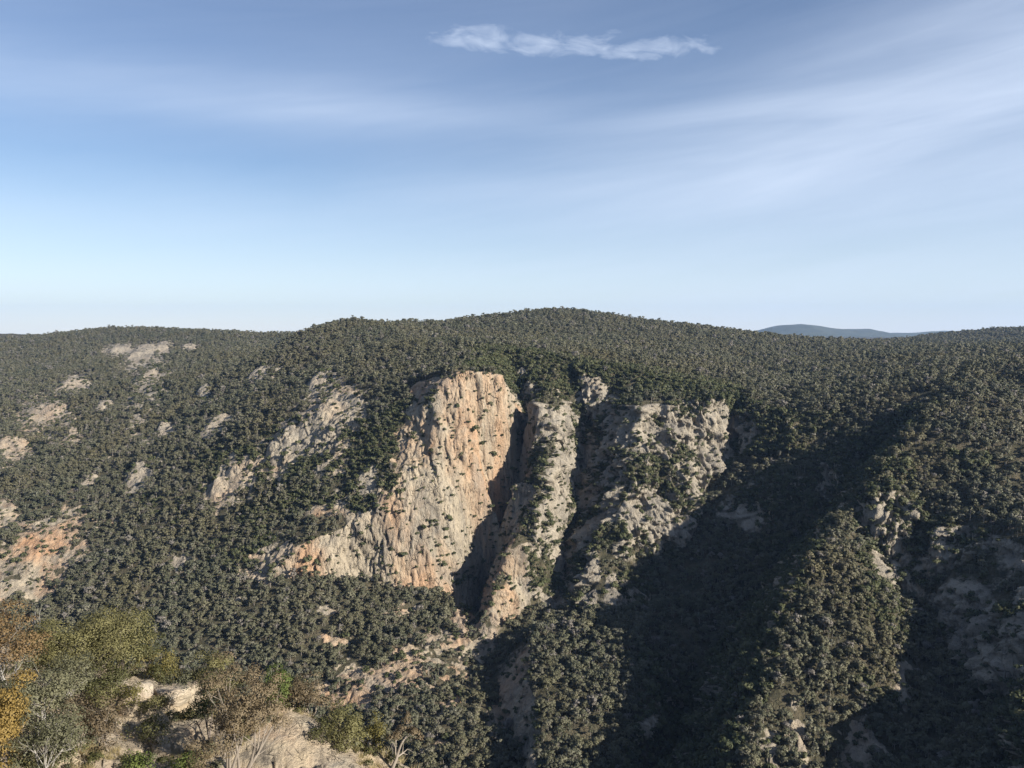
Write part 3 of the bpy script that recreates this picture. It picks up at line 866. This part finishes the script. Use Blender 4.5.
K = 0
FG = [
    # name, label, category, u, v(base), height px, width px, leaf, bark, options
    ("brown_tree", "large brown-leaved tree with pale leaning stems on the foreground rocks", "tree", 232, 784, 128, 88, L_BROWN, B_PALE, dict(stems=6, lean=(.45, 0), cover=.95, low=.32, blob=.11, thin=1.1)),
    ("dark_tree", "dark green tree with black trunks just left of the large brown-leaved tree", "tree", 208, 745, 70, 46, L_DARK, B_DARK, dict(stems=3, cover=.9, low=.5)),
    ("olive_tree", "broad olive-green tree, largest of the foreground trees on the left", "tree", 84, 682, 62, 80, L_OLIVE, B_DARK, dict(stems=4, cover=2.2, low=.1, blob=.2)),
    ("olive_tree", "olive-green tree between the broad olive tree and the bare rocks", "tree", 122, 676, 56, 46, L_OLIVE, B_DARK, dict(stems=3, cover=2.0, low=.1, blob=.2)),
    ("olive_tree", "thin-crowned olive tree sticking up above the others at the spur's edge", "tree", 97, 650, 48, 34, L_OLIVE, B_PALE, dict(stems=2, cover=.8, low=.5)),
    ("yellow_tree", "small yellow-green tree at the top edge of the pale rocks", "tree", 172, 664, 40, 30, L_YELL, B_DARK, dict(stems=3, cover=1.7, low=.15, blob=.2)),
    ("yellow_tree", "slim yellow-green sapling left of the small yellow-green tree", "tree", 148, 660, 36, 20, L_YELL, B_DARK, dict(stems=2, cover=1.2, low=.2, blob=.2)),
    ("orange_bush", "big orange-brown twiggy bush at the left edge of the photo", "bush", 8, 690, 88, 76, L_ORANGE, B_DEAD, dict(stems=5, cover=1.0, low=.35, blob=.14)),
    ("golden_bush", "golden-yellow bush in the bottom left corner", "bush", 4, 775, 100, 44, L_GOLD, B_DARK, dict(stems=4, cover=2.2, low=.05, blob=.2)),
    ("grey_bush", "grey-green twiggy bush between the golden bush and the olive tree", "bush", 42, 735, 74, 60, L_GREY, B_DEAD, dict(stems=6, lean=(.2, 0), cover=1.1, low=.1, blob=.16)),
    ("grey_bush", "grey-green bush with bleached stems at the bottom edge beside the golden bush", "bush", 46, 778, 66, 52, L_GREY, B_DEAD, dict(stems=6, lean=(.3, 0), cover=1.0, low=.1, blob=.16)),
    ("grey_bush", "pale grey-green bush in front of the broad olive tree", "bush", 66, 712, 50, 42, L_GREY, B_DEAD, dict(stems=5, cover=1.3, low=.1, blob=.18)),
    ("brown_bush", "dead brown bush with dark shade inside on the bare rocks", "bush", 108, 752, 58, 44, L_BROWN, B_PALE, dict(stems=4, cover=1.3, low=.2, blob=.17)),
    ("brown_bush", "smaller dead brown bush left of the dark-shaded one", "bush", 80, 752, 54, 28, L_BROWN, B_PALE, dict(stems=3, cover=.9, low=.35)),
    ("green_shrub", "rounded green shrub in the middle of the bare rocks", "shrub", 140, 738, 18, 34, L_OLIVE, B_DARK, dict(stems=4, cover=2.0, low=.05, blob=.22)),
    ("green_shrub", "green shrub just above the rounded one on the bare rocks", "shrub", 156, 710, 18, 28, L_OLIVE, B_DARK, dict(stems=4, cover=1.6, low=.1, blob=.2)),
    ("green_shrub", "yellowish shrub beside the dead brown bush", "shrub", 130, 708, 22, 24, L_YELL, B_DARK, dict(stems=3, cover=1.4, low=.05, blob=.22)),
    ("green_shrub", "small green shrub at the bottom edge below the dead brown bush", "shrub", 140, 772, 20, 28, L_GREEN, B_DARK, dict(stems=4, cover=1.8, low=.0, blob=.24)),
    ("green_shrub", "small green shrub at the bottom edge left of the large brown-leaved tree", "shrub", 176, 772, 20, 26, L_GREEN, B_DARK, dict(stems=4, cover=1.8, low=.0, blob=.24)),
    ("green_shrub", "low shrub on top of the pale boulders by the yellow-green tree", "shrub", 158, 682, 16, 20, L_OLIVE, B_DARK, dict(stems=3, cover=1.8, low=.0, blob=.24)),
    ("green_shrub", "low shrub on the right shoulder of the pale boulders", "shrub", 184, 674, 14, 22, L_OLIVE, B_DARK, dict(stems=3, cover=1.8, low=.0, blob=.24)),
    ("olive_tree", "olive tree behind the dark tree at the spur's edge", "tree", 212, 704, 50, 46, L_OLIVE, B_PALE, dict(stems=3, cover=1.5, low=.3, blob=.18)),
    ("olive_tree", "fresh green tree showing through behind the large brown-leaved tree", "tree", 272, 708, 40, 26, L_GREEN, B_DARK, dict(stems=3, cover=1.7, low=.2, blob=.2)),
    ("brown_tree", "brownish tree on the spur's edge right of the large brown-leaved tree", "tree", 310, 710, 42, 42, L_BROWN, B_PALE, dict(stems=3, cover=1.1, low=.3, blob=.16)),
    ("olive_tree", "dull olive tree on the spur's edge above the big rock face", "tree", 338, 716, 32, 34, L_OLIVE, B_PALE, dict(stems=3, cover=1.3, low=.25, blob=.18)),
    ("green_shrub", "leafy green bush hanging on the big rock face at the bottom", "shrub", 354, 750, 36, 36, L_OLIVE, B_DARK, dict(stems=4, cover=2.0, low=.05, blob=.2)),
    ("brown_tree", "thin tree with a pale stem at the right end of the foreground rocks", "tree", 390, 768, 46, 30, L_BROWN, B_PALE, dict(stems=1, lean=(.25, 0), cover=.7, low=.55, lev=2)),
    ("olive_tree", "small olive tree right of the leafy green bush on the rock face", "tree", 374, 752, 34, 26, L_YELL, B_DARK, dict(stems=3, cover=1.2, low=.2, blob=.2)),
    ("dead_tree", "bare bleached dead tree behind the orange-brown bush", "tree", 38, 660, 56, 30, None, B_DEAD, dict(stems=3, lev=2, thin=1.1)),
    ("olive_tree", "olive tree at the spur's edge behind the orange-brown bush", "tree", 52, 662, 44, 40, L_OLIVE, B_DARK, dict(stems=3, cover=1.6, low=.15, blob=.2)),
    ("brown_tree", "thin brown-topped tree on the spur's edge above the broad olive tree", "tree", 118, 662, 50, 26, L_BROWN, B_PALE, dict(stems=2, cover=.7, low=.5)),
    ("grey_bush", "grey twiggy bush on the spur's edge right of the yellow-green tree", "bush", 196, 680, 36, 40, L_GREY, B_DEAD, dict(stems=5, cover=.8, low=.2, blob=.16)),
    ("grey_bush", "grey-green bush low at the left edge under the orange-brown bush", "bush", 14, 716, 46, 46, L_GREY, B_DEAD, dict(stems=6, lean=(.2, 0), cover=1.3, low=.05, blob=.18)),
    ("olive_tree", "olive bushy tree in front of the gap between the two largest olive trees", "tree", 104, 706, 44, 40, L_OLIVE, B_DARK, dict(stems=4, cover=1.8, low=.05, blob=.2)),
    ("grey_bush", "grey-green bush just left of the smaller dead brown bush", "bush", 64, 756, 44, 36, L_GREY, B_DEAD, dict(stems=5, cover=1.3, low=.05, blob=.18)),
    ("green_shrub", "olive shrub behind the dead brown bush with dark shade inside", "shrub", 96, 718, 30, 30, L_OLIVE, B_DARK, dict(stems=4, cover=1.6, low=.0, blob=.2)),
    ("brown_bush", "small reddish-brown bush on top of the big rock face", "bush", 300, 708, 22, 26, L_BROWN, B_DARK, dict(stems=4, cover=1.2, low=.1, blob=.2)),
    ("green_shrub", "small olive shrub in a crack of the big rock face", "shrub", 318, 738, 18, 18, L_OLIVE, B_DARK, dict(stems=3, cover=1.6, low=.0, blob=.24)),
    ("grey_bush", "grey twiggy bush behind the top of the dark tree", "bush", 226, 690, 30, 36, L_GREY, B_DEAD, dict(stems=5, cover=.9, low=.15, blob=.16)),
    ("olive_tree", "small olive tree behind the reddish-brown bush on the rock face", "tree", 288, 704, 32, 30, L_OLIVE, B_PALE, dict(stems=3, cover=1.4, low=.2, blob=.18)),
]
for (nm, lab, cat, u, v, hp, wp, lf, bk, kw) in FG:
    K += 1
    bush(nm, lab, cat, u, v, hp, wp, lf, bk, 900 + K, **kw)

# loose boulders lying on the spur
m_rock = bpy.data.materials.new("boulder_rock"); t = Nod(m_rock)
rk, hg = rock_nodes(t, 9.0, t.rng(t.n("ShaderNodeObjectInfo").outputs["Random"], 0, 1, .2, .8))
t.l(rk, t.b.inputs["Base Color"]); t.b.inputs["Roughness"].default_value = .95; t.bump(hg, .7, .15)


def boulder(u, v, wpx, hpx, seed, label):
    rg = np.random.default_rng(seed)
    p = near(u, v); D = p.length; w_, h_ = wpx / FPX * D * .5, hpx / FPX * D
    bm = bmesh.new(); bmesh.ops.create_icosphere(bm, subdivisions=5, radius=1.0)
    cut = [(Vector(rg.normal(0, 1, 3)).normalized(), rg.uniform(.55, .85)) for _ in range(9)]
    for vv in bm.verts:
        q = vv.co
        for nn, dd in cut:
            e_ = q.dot(nn) - dd
            if e_ > 0: q -= nn * e_ * .92
        k = 1 + .24 * float(fbm(np.array([q.x * 2.2 + seed]), np.array([q.y * 2.2]), np.array([q.z * 2.2]), 6, seed, .62)[0])
        vv.co = Vector((q.x * w_ * k, q.y * w_ * k, q.z * h_ * .8 * k))
    me_ = bpy.data.meshes.new("boulder"); bm.to_mesh(me_); bm.free()
    me_.polygons.foreach_set("use_smooth", [True] * len(me_.polygons)); me_.materials.append(m_rock)
    o = bpy.data.objects.new("boulder", me_); COL.objects.link(o)
    o.location = p + Vector((0, 0, h_ * .1)); o.rotation_euler = (0, 0, rg.uniform(0, 6))
    tag(o, label, "boulder")


boulder(172, 698, 40, 12, 41, "largest pale boulder, at the top of the bare rocks under the yellow-green tree")
boulder(140, 694, 22, 11, 42, "pale boulder left of the largest one at the top of the bare rocks")
boulder(196, 702, 26, 18, 43, "greyish boulder right of the largest one, above the dark tree's foot")
boulder(128, 716, 16, 12, 44, "small pale boulder beside the yellowish shrub")
boulder(72, 745, 22, 16, 45, "pale boulder at the foot of the smaller dead brown bush")
boulder(160, 752, 26, 14, 48, "flat sandy boulder below the rounded green shrub")

# dry grass and low heath between the rocks
cn = 5200
gb = np.radians(rng.uniform(-40, -6, cn)); gr = rng.uniform(42, 96, cn)
gi = np.clip(np.searchsorted(th, gb), 0, NT - 1); gk = np.clip(np.searchsorted(rr, gr), 0, NR - 1)
GP = np.stack([Xw[gk, gi], Yw[gk, gi], Zw[gk, gi]], -1)
keep = (vnoise(GP[:, 0] / 3.5, GP[:, 1] / 3.5, seed=151) > -.1)
GP = GP[keep]; n = len(GP)
tuft = []
for i in range(4):
    rg = np.random.default_rng(700 + i); mb = MB()
    if i < 2:
        for k in range(40):
            a = rg.uniform(0, 2 * PI); q = rg.uniform(0, .18); l_ = rg.uniform(.25, .55); o_ = rg.uniform(.1, .4)
            x, y = q * math.cos(a), q * math.sin(a)
            mb.add([(x - .012, y, -.05), (x + .012, y, -.05), (x + o_ * math.cos(a), y + o_ * math.sin(a), l_)], [(0, 1, 2)])
        tuft.append(mb.mesh("tussock", [leaves("dry_grass", (.22, .17, .08), (.32, .26, .13), (.40, .33, .18))]))
    else:
        mb.leaf(leaf_cloud(rg, [(rg.uniform(-.3, .3), rg.uniform(-.3, .3), .2, .3, .3, .25) for _ in range(4)], 130, .06))
        tuft.append(mb.mesh("heath", [[L_OLIVE, L_GREY][i - 2]]))
scatter("dry_grass", GP, rng.uniform(.6, 1.5, n), rng.uniform(0, 6.28, n), rng.choice(4, n, p=[.4, .25, .2, .15]), tuft, "dry yellow grass and low heath between the foreground rocks", "grass")
# ------------------------------------------------------------------ sun, sky, air
SUN_AZ, SUN_EL = math.radians(124), math.radians(26)     # azimuth to the right of the view, elevation
sd = Vector((math.sin(SUN_AZ) * math.cos(SUN_EL), math.cos(SUN_AZ) * math.cos(SUN_EL), math.sin(SUN_EL)))
sun_d = bpy.data.lights.new("sun", 'SUN'); sun_d.energy = 5.0; sun_d.angle = math.radians(0.5); sun_d.color = (1, .93, .82)
sun = bpy.data.objects.new("sun", sun_d); COL.objects.link(sun)
sun.rotation_euler = sd.to_track_quat('Z', 'Y').to_euler()
w = bpy.data.worlds.new("World"); sc.world = w; w.use_nodes = True


class WT(Nod):
    def __init__(s, wd): s.t = wd.node_tree; s.b = s.t.nodes["Background"]


t = WT(w)
sky = t.n("ShaderNodeTexSky", sky_type='NISHITA', sun_disc=False)
sky.sun_elevation = SUN_EL; sky.sun_rotation = SUN_AZ
sky.altitude = 900; sky.air_density = 1.0; sky.dust_density = 0.05; sky.ozone_density = 1.6
# thin high cloud, laid out by compass direction: long faint bands and one brighter wisp
tc = t.n("ShaderNodeTexCoord"); sx = t.n("ShaderNodeSeparateXYZ"); t.l(tc.outputs["Generated"], sx.inputs[0])
X_, Y_, Z_ = sx.outputs[0], sx.outputs[1], sx.outputs[2]
hd = t.math('MAXIMUM', t.math('SQRT', t.math('ADD', t.math('MULTIPLY', X_, X_), t.math('MULTIPLY', Y_, Y_)), 0), .05)
az = t.math('ARCTAN2', X_, Y_); el = t.math('DIVIDE', Z_, hd)


def sky_vec(ka, ke, shear, off=0.0):
    c = t.n("ShaderNodeCombineXYZ")
    t.l(t.math('ADD', t.math('MULTIPLY', az, ka), off), c.inputs[0])
    t.l(t.math('MULTIPLY', t.math('SUBTRACT', el, t.math('MULTIPLY', az, shear)), ke), c.inputs[1])
    return c.outputs[0]


def bell(x, c, wd):
    q = t.math('DIVIDE', t.math('SUBTRACT', x, c), wd)
    return t.math('POWER', 2.718, t.math('MULTIPLY', t.math('MULTIPLY', q, q), -1))


def times(a, b): return t.math('MULTIPLY', a, b)


soft = t.noise(sky_vec(1.1, 6.5, .10, 3.1), 1.6, 4, .55, .5)
fib = t.noise(sky_vec(2.2, 26, .17, 7.7), 1.5, 6, .62, 1.0)
tex = t.math('ADD', times(t.rng(soft, .25, .75, .45, 1.2), .85), times(t.rng(fib, .3, .7, .3, 1.2), .15))
# veils: one over the left, a broad one rising to the right, milky air towards the horizon
v1 = times(times(bell(el, .272, .036), t.rng(az, -.25, .25, 1, 0)), .26)
v2 = times(times(bell(t.math('SUBTRACT', el, times(az, .13)), .175, t.math('ADD', times(t.math('MAXIMUM', az, 0), .12), .05)), t.rng(az, -.26, .3, 0, 1)), .50)
v3 = times(bell(t.math('SUBTRACT', el, times(az, .26)), .205, .016), t.rng(az, .05, .5, 0, .09))
band = times(t.math('ADD', t.math('ADD', v1, v2), t.math('ADD', v3, .15)), tex)
low = t.rng(el, .0, .20, 1, 0)
band = t.math('ADD', band, times(low, t.math('ADD', times(tex, .2), .36)))
# the wisp near the top of the view, in three torn pieces
def puff(ac, ec, aw, ew):
    wa = t.math('DIVIDE', t.math('SUBTRACT', az, ac), aw); we = t.math('DIVIDE', t.math('SUBTRACT', el, ec), ew)
    return t.math('SUBTRACT', 1, t.math('ADD', times(wa, wa), times(we, we)))
pf = t.math('MAXIMUM', t.math('MAXIMUM', puff(-.045, .357, .052, .016), t.math('MAXIMUM', puff(.055, .351, .085, .015), puff(.0, .355, .08, .011))), puff(.178, .341, .066, .014))
wn = t.noise(sky_vec(11, 24, -.1, 1.3), 2.2, 6, .58, .5)
wisp = t.rng(t.math('ADD', wn, times(t.math('MAXIMUM', pf, -2.0), .20)), .47, .98)
cov = t.math('MINIMUM', t.math('ADD', band, t.math('MULTIPLY', wisp, .6)), .92)
hs = t.n("ShaderNodeHueSaturation"); hs.inputs["Saturation"].default_value = 1.13; hs.inputs["Hue"].default_value = .507; hs.inputs["Value"].default_value = .97; t.l(sky.outputs[0], hs.inputs["Color"])
t.l(t.mix(cov, hs.outputs[0], (7.2, 8.1, 9.7)), t.b.inputs[0]); t.b.inputs[1].default_value = 0.06
sc.view_settings.view_transform = 'Standard'; sc.view_settings.look = 'None'; sc.view_settings.exposure = 1.0
# the air between: one even, thin haze
bm = bmesh.new(); bmesh.ops.create_cube(bm, size=1.0)
hm = bpy.data.meshes.new("haze"); bm.to_mesh(hm); bm.free()
hz = bpy.data.objects.new("haze", hm); COL.objects.link(hz)
zlo, zhi = float(Zw.min()) - 1.0, 420.0
hz.scale = (27600, 27600, zhi - zlo); hz.location = (0, 0, (zhi + zlo) / 2)
mh = bpy.data.materials.new("haze_air"); mh.use_nodes = True; hn = mh.node_tree
hn.nodes.remove(hn.nodes["Principled BSDF"])
pv = hn.nodes.new("ShaderNodeVolumePrincipled"); pv.inputs["Color"].default_value = (.38, .60, 1.0, 1); pv.inputs["Density"].default_value = 3.2e-5
pv.inputs["Anisotropy"].default_value = 0.2
hn.links.new(pv.outputs[0], hn.nodes["Material Output"].inputs["Volume"]); hm.materials.append(mh)
tag(hz, "thin pale blue haze in the air over the gorge", "haze", None, "stuff")
sc.cycles.use_denoising = True
sc.cycles.max_bounces = 6; sc.cycles.diffuse_bounces = 1; sc.cycles.volume_bounces = 0
